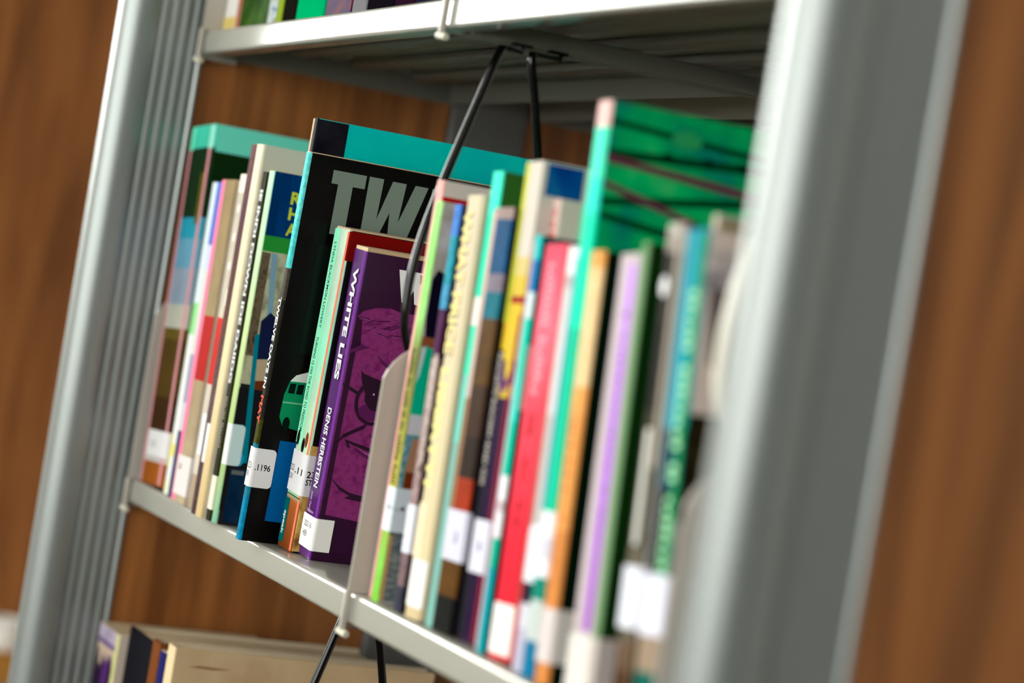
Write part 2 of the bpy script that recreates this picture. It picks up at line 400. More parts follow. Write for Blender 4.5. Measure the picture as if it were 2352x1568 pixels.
b = Book('slim booklet with blue, white and navy spine next to the pink-edged book', .1125, .0165, .17, .240, .0, -.004,
         bands([(0, (58, 58, 92)), (.21, (196, 192, 200)), (.30, (150, 148, 170)), (.45, (206, 206, 200)), (.72, (196, 200, 224)), (.80, (84, 108, 196))], .24), flat((200, 190, 190)))
b = Book('tan spined paperback with pink edge and a red band', .1345, .034, .17, .242, -.003, -.003,
         bands([(0, (168, 150, 124)), (.5, (150, 130, 96)), (1, (140, 116, 76))], .242, mode='LINEAR', speck=.12), flat((196, 186, 172)))
b.sp(0, .26, .001, .2415, flat((236, 120, 156))); b.sp(.3, 1, .092, .140, flat((168, 12, 8))); b.label(.05, .004, .006, .035, .001, flat((214, 206, 204)))
b.stext('a', .2, .4, .024, .029, flat((90, 80, 60)), name='label_lettering')
b = Book('light beige paperback with white headband squeezed against the plum book', .170, .022, .16, .247, -.001, -.002,
         bands([(0, (160, 140, 116)), (.1, (196, 186, 170)), (.37, (190, 36, 28)), (.57, (188, 178, 160)), (.945, (238, 232, 210))], .247, speck=.1), flat((190, 182, 170)))
b.stext('. . . -', .25, .75, .15, .225, flat((226, 222, 214)), .02)
b.label(.2, .004, .040, .070, .002)
b = Book('narrow plum brown hardcover standing between beige and cream books', .2045, .0125, .17, .268, -.008, .0,
         bands([(0, (62, 40, 42)), (.3, (88, 66, 66)), (.55, (82, 46, 34)), (.8, (74, 30, 44)), (1, (96, 50, 56))], .268, mode='LINEAR', speck=.35, scale=220), flat((200, 190, 160)), hard=True)
b.sp(.5, 1., .038, .066, LBL, 'spine_label')
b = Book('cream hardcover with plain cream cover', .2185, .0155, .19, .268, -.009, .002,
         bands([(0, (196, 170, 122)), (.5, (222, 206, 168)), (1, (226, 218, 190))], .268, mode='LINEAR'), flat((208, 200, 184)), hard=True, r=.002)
b = Book('thin black-spined booklet with white bold lettering beside the cream hardcover', .2355, .0098, .16, .249, -.006, .001, flat((38, 38, 14)), flat((60, 60, 30)))
b.stext('IE INDI DOWN IDE DAIIDG', .08, .72, .098, .236, WHITE, .035); b.stext('llilulil llauilil', .1, .6, .052, .088, flat((168, 160, 140)))
b.label(.0, .002, .008, .032, .001, flat((226, 218, 196)))
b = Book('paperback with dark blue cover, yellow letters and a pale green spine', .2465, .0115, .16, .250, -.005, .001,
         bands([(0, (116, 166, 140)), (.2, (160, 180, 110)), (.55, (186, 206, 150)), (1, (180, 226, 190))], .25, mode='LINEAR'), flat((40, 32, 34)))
b.cv(.0005, .10, .205, .2497, photo([(0, 26, 62), (0, 52, 108), (0, 74, 140)], 30, stretch=(1, 3, .3)))
b.cv(.0005, .10, .194, .205, flat((44, 140, 52))); b.cv(.0005, .10, .100, .194, photo([(176, 150, 122), (206, 182, 152), (130, 108, 88)], 70))
b.cv(.0005, .0070, .120, .193, photo([(70, 46, 30), (120, 92, 72), (40, 26, 20)], 120))
b.poly([(.0075, .193), (.012, .193), (.020, .10), (.0165, .10)], flat((136, 156, 176))); 
b.poly([(.008, .145), (.014, .152), (.020, .148), (.022, .120), (.0095, .118)], flat((24, 26, 62)))
b.poly([(.0098, .118), (.018, .119), (.017, .103), (.0105, .102)], flat((206, 160, 130))); b.poly([(.0104, .103), (.018, .104), (.018, .097), (.0104, .096)], flat((120, 46, 18)))
b.cv(.0005, .10, .010, .097, flat((30, 24, 28))); b.poly([(.0055, .135), (.0085, .136), (.0150, .045), (.0110, .045)], flat((0, 122, 140)))
b.cv(.004, .10, .002, .040, photo([(8, 26, 52), (12, 40, 70), (40, 46, 60)], 60)); b.oval(.0085, .047, .004, .005, flat((20, 150, 190))); b.cv(.005, .014, .036, .039, flat((110, 104, 100)))
for ch, yy, zz in (('R', .0150, .2290), ('H', .0150, .2180), ('A', .0150, .2070)): b.ctext(ch, yy, yy+.0075, zz, zz+.0088, flat((226, 208, 50)), .03)
b.label(.25, .0100, .042, .071, .0030)
b = Book('tall hardcover with black cloth spine and bright cyan cover', .3045, .0085, .208, .288, .0, .006, bands([(0, (30, 28, 30)), (1, (48, 44, 44))], .288), photo([(0, 196, 198), (0, 214, 200), (0, 160, 196)], 9), hard=True)
b.sp(.0, .35, .001, .2876, flat((206, 176, 140)), 'worn_edge'); b.cv(-.0012, .0225, .001, .2876, photo([(18, 18, 26), (34, 34, 42)], 60), 'cloth_hinge'); b.cv(.176, .2075, .001, .2872, flat((10, 10, 12)))
b = Book('black paperback with big grey title letters, a green bus and blue letters on the cover', .327, .0085, .205, .263, -.012, .0145,
         bands([(0, (0, 120, 160)), (.112, (20, 110, 130)), (.25, (60, 62, 10)), (.31, (36, 34, 28)), (.62, (66, 60, 52)), (.70, (70, 190, 190)), (.82, (90, 200, 196)), (1, (170, 160, 150))], .263, speck=.3, scale=260),
         flat((6, 6, 6), .22, 0., .1), r=.002, up=.0009)
g = flat((124, 140, 128), .4)
b.cv(.0175, .205, .130, .204, flat((12, 20, 16), .25, 0., .1)); b.cv(.0165, .205, .072, .130, flat((14, 5, 5), .25, 0., .1))
b.poly([(.0182, .2545), (.0420, .2545), (.0420, .2455), (.0335, .2455), (.0335, .2122), (.0230, .2122), (.0230, .2455), (.0182, .2455)], g, 'title_lettering')
b.poly([(.0440, .2545), (.0545, .2545), (.0540, .2270), (.0610, .2540), (.0710, .2540), (.0695, .2270), (.0775, .2540), (.0870, .2540), (.0760, .2105), (.0645, .2105), (.0625, .2330), (.0555, .2105), (.0445, .2105)], g, 'title_lettering')
b.poly([(.0900, .2540), (.1120, .2540), (.1120, .2450), (.1000, .2450), (.1000, .2370), (.1100, .2370), (.1100, .2290), (.1000, .2290), (.1000, .2200), (.1120, .2200), (.1120, .2105), (.0900, .2105)], g, 'title_lettering')
b.cv(.083, .110, .2125, .2185, WHITE, 'subtitle_lettering')
gr = flat((12, 140, 92)); dk = flat((6, 22, 18))
b.poly([(.0125, .1010), (.0150, .1105), (.060, .1125), (.060, .0810), (.0325, .0770), (.0150, .0800), (.0120, .0860)], gr, 'bus_picture')
b.poly([(.0150, .1105), (.0185, .1150), (.0260, .1180), (.060, .1200), (.060, .1125)], flat((226, 228, 222)), 'bus_picture')
for y0 in (.0148, .0205, .0268, .0335, .0405, .0480): b.poly([(y0, .1025), (y0+.0046, .1025), (y0+.0050, .1095), (y0+.0006, .1090)], dk, 'bus_picture')
b.poly([(.0125, .0965), (.060, .0975), (.060, .0965), (.0125, .0955)], flat((120, 190, 150)), 'bus_picture'); b.oval(.0175, .0815, .0026, .0050, dk, 'bus_picture')
bl = flat((0, 92, 158))
b.poly([(.0155, .0700), (.0440, .0700), (.0440, .0620), (.0270, .0620), (.0270, .0555), (.0420, .0555), (.0420, .0470), (.0270, .0470), (.0270, .0400), (.0440, .0400), (.0440, .0150), (.0330, .0150), (.0325, .0250), (.0290, .0290), (.0270, .0150), (.0150, .0150)], bl, 'title_lettering')
b.poly([(.0270, .0370), (.0300, .0370), (.0310, .0335), (.0300, .0305), (.0270, .0300)], flat((6, 6, 6), .22, 0., .1), 'title_lettering')
b.stext('TWELVE DAYS IN', .18, .80, .103, .165, WHITE, .03); b.stext('MAY', .15, .85, .079, .098, flat((226, 84, 56)), .04)
b.label(.0, .0150, .0365, .0630, .0030); b.ctext('.1196', .0015, .0125, .0480, .0525, INK, .02, name='label_lettering'); b.ctext('323', -.0078, -.0010, .0485, .0530, INK, .01, name='label_lettering'); b.ctext('BRI', -.0078, -.0025, .0430, .0470, INK, name='label_lettering')
b = Book('small mint-spined paperback with red and black cover leaning on the black book', .3435, .0275, .14, .216, .0125, .0125,
         bands([(0, (110, 52, 14)), (.15, (170, 92, 40)), (.18, (150, 226, 186)), (.30, (190, 226, 190)), (.50, (176, 216, 188)), (.62, (150, 236, 200)), (.8, (180, 214, 190)), (1, (196, 220, 200))], .216, mode='LINEAR', speck=.08),
         flat((10, 9, 10), .3), r=.002, up=.0012)
b.sp(.0, .42, .07, .215, flat((150, 244, 200))); b.cv(.0, .139, .196, .2155, flat((120, 10, 8))); b.sp(.93, 1.0, .001, .215, flat((240, 130, 100)))
b.cv(.0008, .012, .001, .072, photo([(226, 200, 120), (196, 150, 80), (90, 60, 30)], 90)); b.ctext('D A T E S', .013, .052, .1985, .2025, flat((232, 180, 160)), .01)
b.stext('LYNDA BLACKMON LOWERY', .13, .28, .148, .206, flat((30, 60, 70)), .012); b.stext('TURNING 15 ON THE ROAD TO FREEDOM', .10, .27, .078, .142, flat((12, 40, 30)), .012)
for q, (x, zz) in enumerate(((-.0235, .0735), (-.0120, .0700), (-.0065, .0745))): b.oval(x, zz, .0028, .0052, flat(((26, 26, 20), (14, 14, 14), (120, 60, 30))[q]), 'spine_print', 12)
b.sp(.05, .38, .003, .033, flat((0, 92, 92))); b.stext('speak', .08, .28, .008, .024, WHITE, .03)
b.sp(0, 1, .0355, .0362, flat((40, 60, 50)))
b.label(.0, .0135, .0380, .0655, .001); b.ctext('.11', -.0185, -.0035, .0505, .0550, INK, .02, name='label_lettering'); b.ctext('23', .0015, .0070, .0505, .0550, INK, .02, name='label_lettering')
b.ctext('323', -.0270, -.0205, .0512, .0555, INK, .01, name='label_lettering'); b.ctext('LOW', -.0270, -.0205, .0455, .0495, INK, .01, name='label_lettering'); b.ctext('STH', .0015, .0090, .0455, .0495, INK, .02, name='label_lettering')

PUR = (64, 8, 66)
b = Book('purple paperback with a portrait of a face in round glasses on the cover', .3745, .0235, .135, .204, .0170, .0115, flat((74, 12, 98), .25), flat((46, 0, 44), .25), r=.0015, up=.0026)
b.sp(.84, 1.0, .001, .2035, flat((112, 44, 142)))
skin = photo([(122, 38, 100), (136, 50, 112), (112, 30, 92)], 160, .28); ink = flat((36, 0, 34), .3); mid = flat((86, 12, 80), .3)
# face: outline, hair, brow, glasses, nose line, mouth, chin
b.poly([(.0006, .031), (.0006, .160), (.0050, .1655), (.0140, .1690), (.0240, .1700), (.0320, .1680), (.0480, .1690), (.0640, .1660), (.0760, .1580), (.0830, .1450), (.0850, .1100), (.0820, .060), (.0700, .0360), (.0500, .0295), (.0300, .0285)], skin, 'cover_picture')
for k in range(46):
    y0 = .002+.048*random.random(); z0 = .1500+.015*random.random()-.00018*(y0*1000-20)**2*.05; l = .004+.006*random.random()
    b_ = random.uniform(-.4, 1.0); b.poly([(y0, z0), (y0+l, z0+b_*l*.6), (y0+l, z0+b_*l*.6+.0006), (y0, z0+.0004)], flat(random.choice([(86, 14, 80), (140, 52, 130), (64, 4, 60)]), .3), 'hair_stroke')
b.poly([(.0008, .1395), (.0075, .1440), (.0140, .1430), (.0100, .1415), (.0050, .1395), (.0008, .1370)], mid, 'cover_picture')
b.poly([(.0190, .1395), (.0250, .1350), (.0330, .1310), (.0420, .1295), (.0420, .1280), (.0320, .1295), (.0240, .1335)], mid, 'cover_picture')
b.poly([(.0108, 0.1280), (.0130, 0.1255), (.0190, 0.1240), (.0260, 0.1225), (.0330, 0.1170), (.0330, 0.1100), (.0270, 0.1050), (.0200, 0.1040), (.0170, 0.1080), (.0165, 0.1130), (.0130, 0.1195)], ink, 'cover_picture')
b.ring(.0235, 0.1075, .0132, .0150, .0022, ink, 'glasses_picture'); b.poly([(.0005, 0.1180), (.0115, 0.1135), (.0115, 0.1110), (.0005, 0.1160)], ink, 'glasses_picture')
b.oval(.0225, 0.1010, .0085, .0055, mid, 'cover_picture'); b.oval(.0245, 0.1090, .0062, .0068, ink, 'cover_picture'); b.oval(.0225, 0.1130, .0007, .0007, flat((210, 150, 200)), 'cover_picture', 10)
b.poly([(.0030, 0.0775), (.0065, 0.0845), (.0140, 0.0890), (.0215, 0.0935), (.0200, 0.0900), (.0130, 0.0860), (.0075, 0.0825)], ink, 'cover_picture')
b.poly([(.0240, 0.0870), (.0310, 0.0855), (.0310, 0.0840), (.0260, 0.0850)], mid, 'cover_picture')
b.poly([(.0085, 0.0815), (.0150, 0.0800), (.0230, 0.0785), (.0330, 0.0760), (.0330, 0.0735), (.0240, 0.0760), (.0160, 0.0780), (.0110, 0.0795), (.0130, 0.0760), (.0110, 0.0765)], ink, 'cover_picture')
b.poly([(.0150, 0.0760), (.0220, 0.0720), (.0330, 0.0680), (.0330, 0.0695), (.0230, 0.0735), (.0180, 0.0765)], mid, 'cover_picture')
b.poly([(.0170, 0.0772), (.0230, 0.0750), (.0330, 0.0725), (.0330, 0.0705), (.0240, 0.0735)], flat((150, 70, 140), .3), 'cover_picture')
b.poly([(.0040, 0.0550), (.0110, 0.0500), (.0180, 0.0470), (.0330, 0.0450), (.0330, 0.0415), (.0220, 0.0425), (.0150, 0.0430), (.0190, 0.0450), (.0110, 0.0480)], ink, 'cover_picture')
b.ring(.0605, .1075, .0132, .0150, .0022, ink, 'glasses_picture'); b.poly([(.0365, .1095), (.0475, .1095), (.0475, .1075), (.0365, .1075)], ink, 'glasses_picture'); b.oval(.0600, .1085, .0062, .0068, ink, 'cover_picture')
b.poly([(.0500, .1230), (.0600, .1270), (.0720, .1250), (.0740, .1225), (.0600, .1235)], ink, 'cover_picture'); b.poly([(.0325, .0760), (.0460, .0735), (.0600, .0780), (.0460, .0715), (.0325, .0735)][::-1], ink, 'cover_picture')
b.poly([(.0325, .0450), (.0480, .0430), (.0620, .0480), (.0480, .0405), (.0325, .0415)][::-1], ink, 'cover_picture'); b.poly([(.0360, .1050), (.0400, .0900), (.0440, .0880), (.0415, .0900), (.0375, .1050)], mid, 'cover_picture')
b.poly([(.0240, .1960), (.0290, .1960), (.0300, .1880), (.0340, .1960), (.0390, .1955), (.0400, .1880), (.0440, .1955), (.0490, .1955), (.0420, .1750), (.0385, .1750), (.0365, .1840), (.0330, .1750), (.0295, .1750)], WHITE, 'title_lettering')
b.poly([(.0340, .1960), (.0440, .1960), (.0440, .1948), (.0340, .1948)], WHITE, 'title_lettering')
b.stext('WHITE LIES', .38, .74, .118, .192, WHITE, .035); b.stext('DENIS HERBSTEIN', .36, .68, .046, .099, WHITE, .02)
b.stext('James Currey', .28, .44, .0290, .0430, flat((210, 180, 214)), shear=.2); b.ctext('Publishers', -.0185, -.006, .0290, .0310, flat((210, 180, 214)), shear=.2)
b.label(.02, .0120, .0060, .0275, .0004, flat((236, 234, 230))); b.ctext('323.16', -.0190, -.0050, .0195, .0232, INK, .01, name='label_lettering'); b.ctext('HER', -.0190, -.0110, .0130, .0168, INK, .01, name='label_lettering')
b.cv(.0008, .134, .0006, .0058, flat((40, 0, 40), .3))

# ---- between the dividers, right of the purple book
G = 'books on the middle shelf'
b = Book('white hardcover with a red band and pink-edged spine, showing above its neighbours', .5345, .011, .15, .251, .008, .0, bands([(0, (236, 170, 164)), (1, (244, 196, 190))], .251), flat((216, 208, 200)))
b.cv(.0006, .15, .236, .2415, flat((184, 14, 16)))
b = Book('lime-edged paperback with a man in a turquoise shirt on the cover', .5490, .0115, .15, .238, .004, -.0015,
         bands([(0, (120, 190, 60)), (.10, (130, 196, 80)), (.28, (176, 170, 70)), (.62, (120, 124, 60)), (.72, (150, 212, 120)), (.85, (140, 206, 110)), (1, (160, 216, 130))], .238, mode='LINEAR', speck=.12, scale=120), flat((186, 180, 174)))
b.stext('luilili lli ulll il lli ulille lulil', .2, .8, .07, .150, flat((60, 54, 10)), .02)
b.cv(.0006, .15, .155, .2376, photo([(200, 196, 192), (176, 168, 158), (206, 204, 206)], 50)); b.poly([(.001, .192), (.004, .198), (.009, .196), (.0115, .188), (.011, .157), (.0025, .157), (.001, .170)], flat((16, 10, 34)))
b.cv(.001, .012, .152, .158, flat((150, 84, 54))); b.poly([(.001, .140), (.004, .153), (.0125, .150), (.0125, .112), (.006, .108), (.001, .112)], flat((0, 190, 150))); b.poly([(.001, .130), (.002, .152), (.0045, .152), (.003, .135)], flat((196, 222, 214)))
b.poly([(.0015, .112), (.0085, .112), (.0105, .101), (.0055, .096), (.0015, .099)], flat((214, 214, 220))); b.cv(.0006, .013, .066, .100, photo([(150, 170, 200), (20, 140, 140), (190, 200, 220)], 160))
b.poly([(.0055, .098), (.0105, .098), (.0105, .067), (.0040, .067), (.0035, .080)], flat((178, 128, 96))); b.cv(.0040, .0108, .066, .078, flat((120, 50, 16)))
b.cv(.0006, .014, .001, .043, photo([(70, 76, 80), (110, 122, 122), (150, 150, 146)], 200, stretch=(1, 1, 3))); b.cv(.0006, .003, .001, .040, flat((196, 150, 104)))
b.label(.0, .0125, .042, .068, .001, flat((222, 230, 238))); b.ctext('323.4', -.0085, .0075, .0545, .0575, INK, .02, name='label_lettering')
b = Book('narrow mauve paperback with a turquoise pattern at the top of its spine', .5840, .0100, .15, .237, .005, -.0085,
         bands([(0, (50, 52, 66)), (.06, (120, 96, 100)), (.17, (150, 124, 124)), (.5, (170, 146, 142)), (.62, (64, 12, 60)), (.74, (60, 140, 180)), (.8, (20, 140, 160)), (.92, (60, 120, 200))], .237, speck=.3, scale=180), flat((40, 30, 34)))
b.label(.0, .0045, .034, .062, .001, flat((220, 222, 232))); b.sp(.5, 1, .08, .15, photo([(150, 120, 110), (190, 176, 170), (70, 46, 40)], 150))
b = Book('slim emerald green hardcover peeping above the cream book with yellow lettering', .5952, .0052, .15, .2535, .024, -.0085, flat((40, 232, 170)), flat((4, 60, 34)), hard=False)
b = Book('cream hardcover with large yellow title lettering down its spine', .6016, .0228, .17, .243, .005, -.0090, bands([(0, (200, 178, 140)), (.15, (216, 198, 158)), (1, (208, 194, 166))], .243, mode='LINEAR'), flat((158, 142, 120)), hard=True, r=.003)
sh = flat((110, 100, 96)); yl = flat((240, 222, 146))
b.stext('WHAT PRICE', .10, .62, .150, .2335, sh, .03, name='title_shadow'); b.stext('WHAT PRICE', .04, .56, .1515, .2345, yl, .035)
b.stext('LIBERTY?', .04, .56, .074, .1435, yl, .035)
b.oval(-.0155, .0555, .0028, .0045, flat((60, 222, 170)), 'spine_print', 14); b.sp(.05, .5, .034, .066, flat((236, 214, 178)))
b.label(.10, .0008, .0065, .0335, .0004, flat((236, 232, 228))); b.stext('3 H', .45, .65, .016, .026, flat((70, 70, 110)), name='label_lettering')
b = Book('turquoise hardcover with a bright shiny spine and green cover', .6266, .0140, .16, .2575, .008, -.009,
         bands([(0, (120, 170, 160)), (.4, (110, 196, 180)), (.55, (60, 210, 170)), (.66, (232, 226, 216)), (.72, (0, 216, 172)), (.9, (60, 236, 200)), (1, (120, 246, 220))], .2575), flat((44, 96, 34)), hard=True)
b = Book('brown and teal paperback with a tree picture on its spine', .6418, .0262, .16, .237, .006, -.0092,
         bands([(0, (12, 12, 10)), (.085, (84, 52, 6)), (.17, (120, 76, 30)), (.285, (150, 46, 10)), (.36, (40, 28, 20)), (.46, (56, 36, 22)), (.58, (78, 52, 10)), (.735, (0, 100, 116)), (.80, (120, 110, 124)), (.84, (0, 70, 112)), (.97, (150, 130, 126))], .237, speck=.2, scale=90), flat((24, 20, 26)))
b.sp(0, .22, .13, .235, flat((196, 168, 160))); b.sp(0, .25, .06, .13, flat((140, 106, 76))); b.label(.0, .003, .040, .068, .001, flat((208, 206, 222))); b.ctext('3', -.0120, -.0085, .050, .056, flat((60, 50, 110)), .03, name='label_lettering')
b = Book('paperback with yellow figure on a purple and cream spine and blue panel on its cover', .6708, .0214, .16, .264, .010, -.0125,
         bands([(0, (30, 0, 44)), (.48, (30, 0, 44)), (.505, (206, 176, 46)), (.535, (70, 10, 84)), (.585, (214, 178, 40)), (.70, (150, 22, 12)), (.715, (206, 178, 60)), (.76, (206, 186, 120)), (.80, (206, 196, 184))], .264), flat((206, 196, 190)))
b.sp(0, .26, .175, .2635, flat((190, 194, 60))); b.sp(.0, .30, .001, .16, flat((34, 34, 40))); b.stext('RACISTS RACISM AND OX', .02, .24, .085, .158, flat((214, 204, 196)), .02)
b.poly([(-.012, .160), (-.006, .172), (-.0025, .150), (-.008, .140)], flat((206, 176, 44)), 'spine_print'); b.poly([(-.014, .150), (-.004, .140), (-.013, .134)], flat((84, 10, 100)), 'spine_print')
b.sp(.9, 1., .001, .18, flat((150, 20, 50))); b.cv(.0030, .0250, .2455, .2630, photo([(0, 58, 140), (0, 76, 150), (20, 110, 160)], 60)); b.label(.05, .003, .038, .067, .001, flat((214, 212, 226))); b.ctext('6', -.0110, -.0070, .050, .056, flat((60, 50, 110)), .03, name='label_lettering')
b = Book('white paperback with red lettering and a mint edge, set back among its neighbours', .6936, .0090, .15, .2455, .019, -.0125, flat((226, 196, 188)), flat((204, 198, 190)))
b.stext('ulli lil', .2, .8, .19, .24, flat((206, 60, 50)), .03); b.cv(.012, .020, .19, .245, flat((170, 226, 200)))
b = Book('narrow turquoise paperback with white labels beside the red book', .7040, .0086, .15, .224, .007, -.0125,
         bands([(0, (0, 150, 160)), (.2, (0, 170, 140)), (.27, (230, 226, 230)), (.335, (190, 170, 176)), (.36, (236, 236, 240)), (.42, (0, 190, 160)), (.55, (40, 206, 190)), (.66, (0, 200, 176)), (.80, (200, 220, 220)), (.86, (0, 110, 170)), (.94, (30, 190, 190))], .224), flat((20, 10, 26)))
b.sp(.0, .2, .001, .22, flat((222, 170, 190))); b.cv(.0006, .02, .200, .2236, flat((0, 78, 84))); b.cv(.0006, .02, .13, .165, flat((178, 168, 160)))
b = Book('bright red paperback with a white label at the foot', .7146, .0290, .14, .220, .009, -.0128,
         bands([(0, (206, 26, 44)), (.3, (216, 34, 54)), (.6, (232, 66, 84)), (.8, (236, 104, 124)), (1, (226, 70, 96))], .22, mode='LINEAR', speck=.1, scale=160), flat((70, 60, 54)), r=.003)
b.stext('a c u', .40, .65, .07, .13, flat((170, 20, 36)), .02); b.stext('uiliiili lulilu', .35, .65, .14, .21, flat((244, 160, 172)), .02); b.label(.08, -.001, .0025, .029, .0004, flat((238, 234, 230)))
b.stext('B', .5, .65, .014, .022, flat((150, 140, 150)), name='label_lettering')
b = Book('brown and white paperback set back behind the red book', .7456, .0062, .14, .243, .022, -.0155, flat((72, 56, 50)), flat((190, 182, 174)))
b = Book('narrow white paperback with navy foot next to the red book', .7546, .0115, .14, .220, .006, -.0155,
         bands([(0, (180, 176, 196)), (.10, (206, 204, 214)), (.16, (20, 20, 44)), (.21, (226, 230, 236)), (.34, (186, 182, 178)), (.6, (206, 206, 206)), (.9, (180, 176, 170)), (.93, (238, 238, 240))], .22), flat((90, 86, 80)))
b.label(.0, .002, .046, .074, .002, flat((226, 232, 238)))
b = Book('tall emerald green hardcover with dark wires drawn across its cover', .7675, .0145, .18, .296, .005, -.0205,
         bands([(0, (0, 110, 150)), (.06, (190, 200, 196)), (.13, (0, 130, 110)), (.17, (232, 232, 240)), (.20, (206, 204, 216)), (.24, (236, 236, 240)), (.285, (0, 190, 150)), (.6, (0, 222, 178)), (.80, (40, 226, 200)), (.86, (80, 240, 200)), (.95, (236, 196, 190))], .296),
         photo([(0, 122, 112), (0, 160, 96), (0, 188, 104), (90, 196, 112)], 22, .3), hard=True, r=.002)
dg = flat((0, 66, 34), .35); pl = flat((104, 40, 70), .35)
def streak(a, c, w_, mat): b.poly([(a[0], a[1]+w_/2), (c[0], c[1]+w_/2), (c[0], c[1]-w_/2), (a[0], a[1]-w_/2)][::-1], mat)
streak((.0015, .2855), (.178, .2757), .0035, dg); streak((.0015, .2690), (.178, .2797), .0050, dg); streak((.0015, .2440), (.178, .2690), .0045, dg); streak((.0015, .2375), (.048, .2320), .0042, dg)
streak((.0015, .2665), (.178, .2540), .0040, pl); streak((.0015, .2535), (.058, .2405), .0036, pl)
for y_, z_ in ((.036, .2725), (.060, .2735), (.080, .2745)): b.oval(y_, z_, .0030, .0026, flat((0, 40, 24)), n=10)
b.oval(.046, .2830, .009, .0045, flat((40, 160, 96)))
b.sp(0, .22, .085, .215, flat((0, 140, 170)))
b = Book('orange-spined paperback with dark green cover', .7846, .0148, .14, .219, .005, -.0165, bands([(0, (206, 130, 66)), (.35, (224, 150, 78)), (.62, (230, 156, 84)), (.68, (232, 196, 146)), (.93, (234, 190, 136)), (.96, (232, 160, 84))], .219, speck=.06), flat((2, 20, 8)), r=.002)
b.stext('. u l i l i . l . . i', .3, .7, .06, .14, flat((180, 104, 50)), .02); b.label(.0, .011, .011, .038, .001, flat((214, 202, 200)))
b = Book('mauve grey paperback with a purple stripe down its spine', .8205, .0225, .15, .219, .005, -.0185, flat((194, 180, 182)), flat((110, 150, 100)), r=.0025)
b.sp(.52, .92, .034, .214, bands([(0, (150, 84, 170)), (.5, (172, 106, 214)), (1, (196, 150, 226))], .219, mode='LINEAR')); b.stext('l ulilituliu l lu', .55, .8, .08, .19, flat((140, 80, 180)), .01); b.label(.0, .012, .004, .032, .001, flat((222, 216, 210)))
b = Book('dark green paperback with pale green spine edge', .8438, .0062, .15, .226, .005, -.0192, flat((112, 152, 104)), flat((12, 48, 10)))
b.label(.0, .012, .006, .034, .001, flat((196, 184, 178)))
b = Book('dark brown paperback with white lettering block low on its spine', .8690, .0162, .15, .236, .005, -.0220,
         bands([(0, (70, 44, 24)), (.10, (96, 74, 56)), (.16, (90, 84, 70)), (.34, (50, 46, 34)), (.62, (26, 22, 18)), (.80, (40, 34, 30)), (.94, (150, 140, 130)), (.97, (180, 172, 164))], .236, speck=.15), flat((14, 12, 18)), r=.003)
b.sp(.35, .62, .083, .138, flat((226, 224, 214)), 'title_lettering'); b.sp(.84, 1, .12, .235, flat((170, 158, 144))); b.oval(-.0110, .2060, .0035, .0050, flat((240, 240, 240)), 'spine_print', 16); b.sp(.30, .55, .062, .083, flat((110, 104, 84)))
b.label(.05, .008, .044, .073, .002, flat((226, 228, 238)))
b = Book('tan edged hardcover with an olive band across the top of its cover', .8866, .0046, .16, .2435, .020, -.0235, flat((206, 190, 180)), flat((170, 160, 150)))
b.cv(.0008, .15, .232, .240, flat((108, 100, 6)))
b = Book('turquoise-spined paperback with black and white photograph cover', .8934, .0205, .16, .234, .004, -.0240,
         bands([(0, (0, 90, 80)), (.12, (150, 130, 110)), (.24, (20, 18, 28)), (.48, (0, 60, 76)), (.60, (10, 140, 160)), (1, (0, 142, 160))], .234, mode='CONSTANT'), flat((206, 194, 186)), r=.002)
b.sp(.80, 1., .06, .232, flat((0, 140, 82))); b.sp(.0, .06, .06, .233, flat((196, 200, 196))); b.stext('lIuil Iiluul ll ulluiIl', .56, .90, .066, .205, flat((164, 226, 176)), .03)
b.cv(.0008, .15, .205, .224, photo([(200, 192, 188), (150, 146, 150), (96, 96, 104)], 110)); b.poly([(.004, .207), (.026, .207), (.026, .174), (.018, .162), (.008, .172)], flat((96, 90, 90))); b.cv(.0125, .019, .180, .203, flat((12, 10, 14))); b.cv(.0135, .017, .160, .172, flat((26, 24, 44)))
b.cv(.0008, .15, .098, .148, photo([(14, 10, 6), (30, 26, 10), (56, 50, 18)], 60)); b.cv(.0008, .15, .005, .098, photo([(150, 148, 146), (120, 124, 126), (176, 170, 164)], 60)); b.cv(.008, .15, .094, .099, flat((110, 190, 196)))
b.label(.0, .0085, .045, .073, .002, flat((222, 222, 238)))

# ---- upper shelf (only the feet show above the bright lip)
U = 'books on the upper shelf'
def upper(label, X, T, c, cc, h=.23, hard=False, Y=.012):
    return Book(label, X, T, .17, h, Y, 0., c if not isinstance(c, tuple) else flat(c, 1., 0., 0.), flat(cc, 1., 0., 0.), hard, SH, U)
b = upper('white book at the far end of the upper shelf', .012, .030, (226, 222, 216), (206, 200, 190)); b.sp(0, 1, .001, .012, flat((214, 190, 110)))
b = upper('slim brown-spined book on the upper shelf', .0430, .0100, (176, 110, 90), (130, 60, 40))
b = upper('thick dark green book on the upper shelf beside the brown one', .0540, .0700, photo([(20, 44, 6), (40, 76, 12), (60, 96, 20)], 60), (30, 60, 10), .25)
b = upper('slim blue and white book on the upper shelf', .1260, .0200, photo([(20, 90, 120), (180, 186, 190), (110, 120, 60)], 120), (60, 80, 60))
b = upper('narrow lime green book on the upper shelf', .1475, .0130, (128, 150, 40), (90, 110, 20))
b = upper('black book on the upper shelf next to the lime one', .1620, .0300, (22, 20, 16), (16, 14, 12), .24)
b = upper('emerald green book on the upper shelf', .1950, .0620, (0, 150, 92), (0, 110, 70), .22)
b = upper('dark maroon and purple book on the upper shelf', .2600, .0540, photo([(70, 0, 40), (40, 0, 60), (90, 20, 40)], 60), (50, 0, 30), .24)
b = upper('grey book on the upper shelf past the maroon one', .3160, .0280, (112, 110, 114), (100, 100, 104), .23)
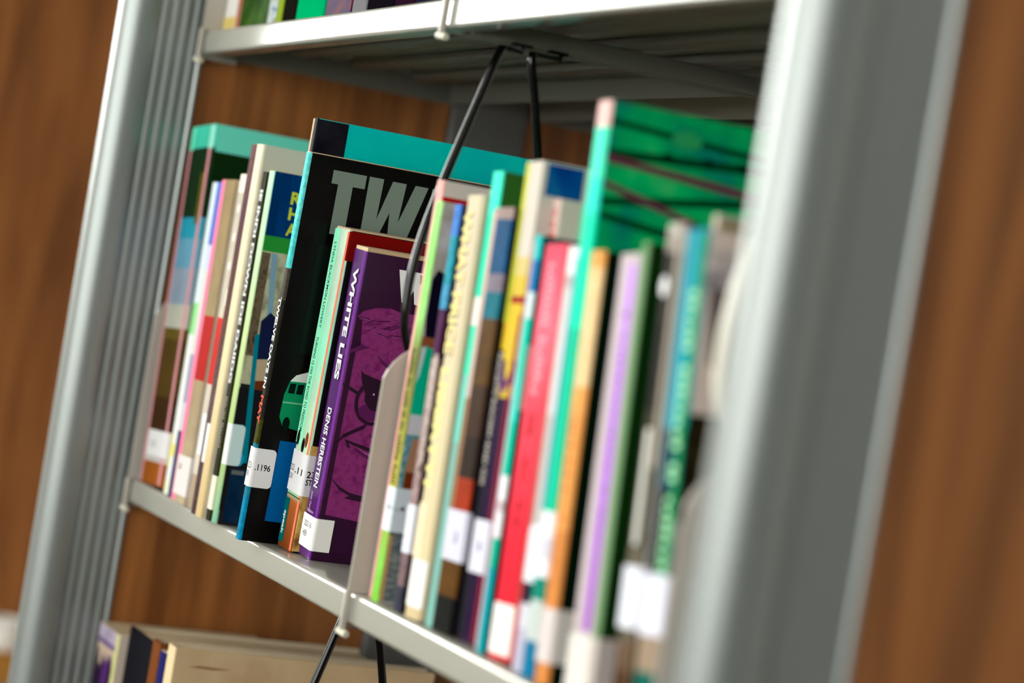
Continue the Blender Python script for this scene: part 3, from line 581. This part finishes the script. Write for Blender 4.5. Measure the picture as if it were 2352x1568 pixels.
for i, (X, T, c, n) in enumerate(((.346, .05, (16, 12, 18), 'wide black'), (.398, .035, (34, 14, 30), 'dark wine red'), (.435, .04, (20, 22, 40), 'dark navy'), (.477, .03, (30, 24, 18), 'dark brown'))):
    upper(n+' book on the upper shelf near the clipped divider', X, T, c, c, .24)

# ---- lower shelf (only the tops show)
LW = 'books on the lower shelf'; ZL = -SH
b = Book('pale book with a purple crowd picture on its cover, on the lower shelf', .002, .060, .13, .243, -.004, 0., photo([(206, 186, 166), (196, 172, 150), (176, 150, 140)], 30), flat((206, 190, 176)), False, ZL, LW)
b.sp(0, 1, .232, .2425, photo([(190, 176, 196), (160, 146, 170)], 60)); b.sp(0, 1, .228, .232, flat((110, 92, 140)))
for k in range(7): b.oval(-.053+k*.0078, .185+.014*random.random(), .0055, .026, flat(random.choice([(46, 24, 60), (30, 16, 36), (84, 40, 110)])), 'spine_print', 14)
b.sp(.88, 1, .001, .2425, flat((206, 206, 140)))
b = Book('black hardcover on the lower shelf', .066, .070, .19, .252, .002, 0., flat((8, 8, 18)), flat((8, 8, 14)), True, ZL, LW)
b = Book('slim brown hardcover on the lower shelf', .1385, .0210, .18, .256, .0, 0., flat((112, 60, 20)), flat((110, 64, 30)), True, ZL, LW)
b = Book('narrow blue and maroon book on the lower shelf', .1610, .0150, .17, .252, .0, 0., bands([(0, (60, 10, 10)), (.84, (60, 10, 10)), (.9, (20, 24, 90))], .252), flat((150, 130, 100)), False, ZL, LW)
b = Book('large cream hardcover with a worn plain cover on the lower shelf', .1790, .0180, .205, .2605, .0, 0., flat((222, 196, 156)), photo([(196, 168, 130), (206, 178, 140), (190, 160, 122)], 20, .6), True, ZL, LW)
b.poly([(.012, .2475), (.020, .2490), (.045, .2480), (.030, .2465)], flat((150, 112, 70)), 'worn_patch')
for k in range(5):
    y0 = .02+.02*k; b.poly([(y0, .215+.004*k), (y0+.016, .226), (y0+.024, .208), (y0+.0235, .207), (y0+.0158, .2245)], flat((168, 128, 94)), 'crease_mark')

# ---- neighbouring bay: a small white mug on the far lower shelf
bx_ = tag(box('cardboard_box', (-.05, .05, -.045, .045, .0002, .0310), flat((176, 122, 56), .7)), 'low tan cardboard box on the far lower shelf, a white cup on it', 'box')
bx_.location = (-1.02, .157, -SH)
mug = thing('mug', 'small white cup standing on the low tan box past the silver upright', 'mug', (-1.03, .164, -SH+.0312))
v, f = [], []; pr = [(.0, .0), (.020, .0), (.023, .003), (.024, .015), (.0245, .036), (.0235, .037), (.0225, .036), (.0215, .006), (.0, .005)]
for k in range(24):
    q = 2*math.pi*k/24; v += [(r_*math.cos(q), r_*math.sin(q), z_+.0004) for r_, z_ in pr]
n = len(pr)
for k in range(24):
    for i in range(n-1): f.append((k*n+i, ((k+1) % 24)*n+i, ((k+1) % 24)*n+i+1, k*n+i+1))
mesh('mug_body', v, f, (flat((236, 234, 228), .25),), mug, True)
tube('mug_handle', [(0, -.0235, .030), (0, -.032, .030), (0, -.035, .020), (0, -.031, .011), (0, -.0235, .010)], .003, flat((236, 234, 228), .25), mug, 8, 5)
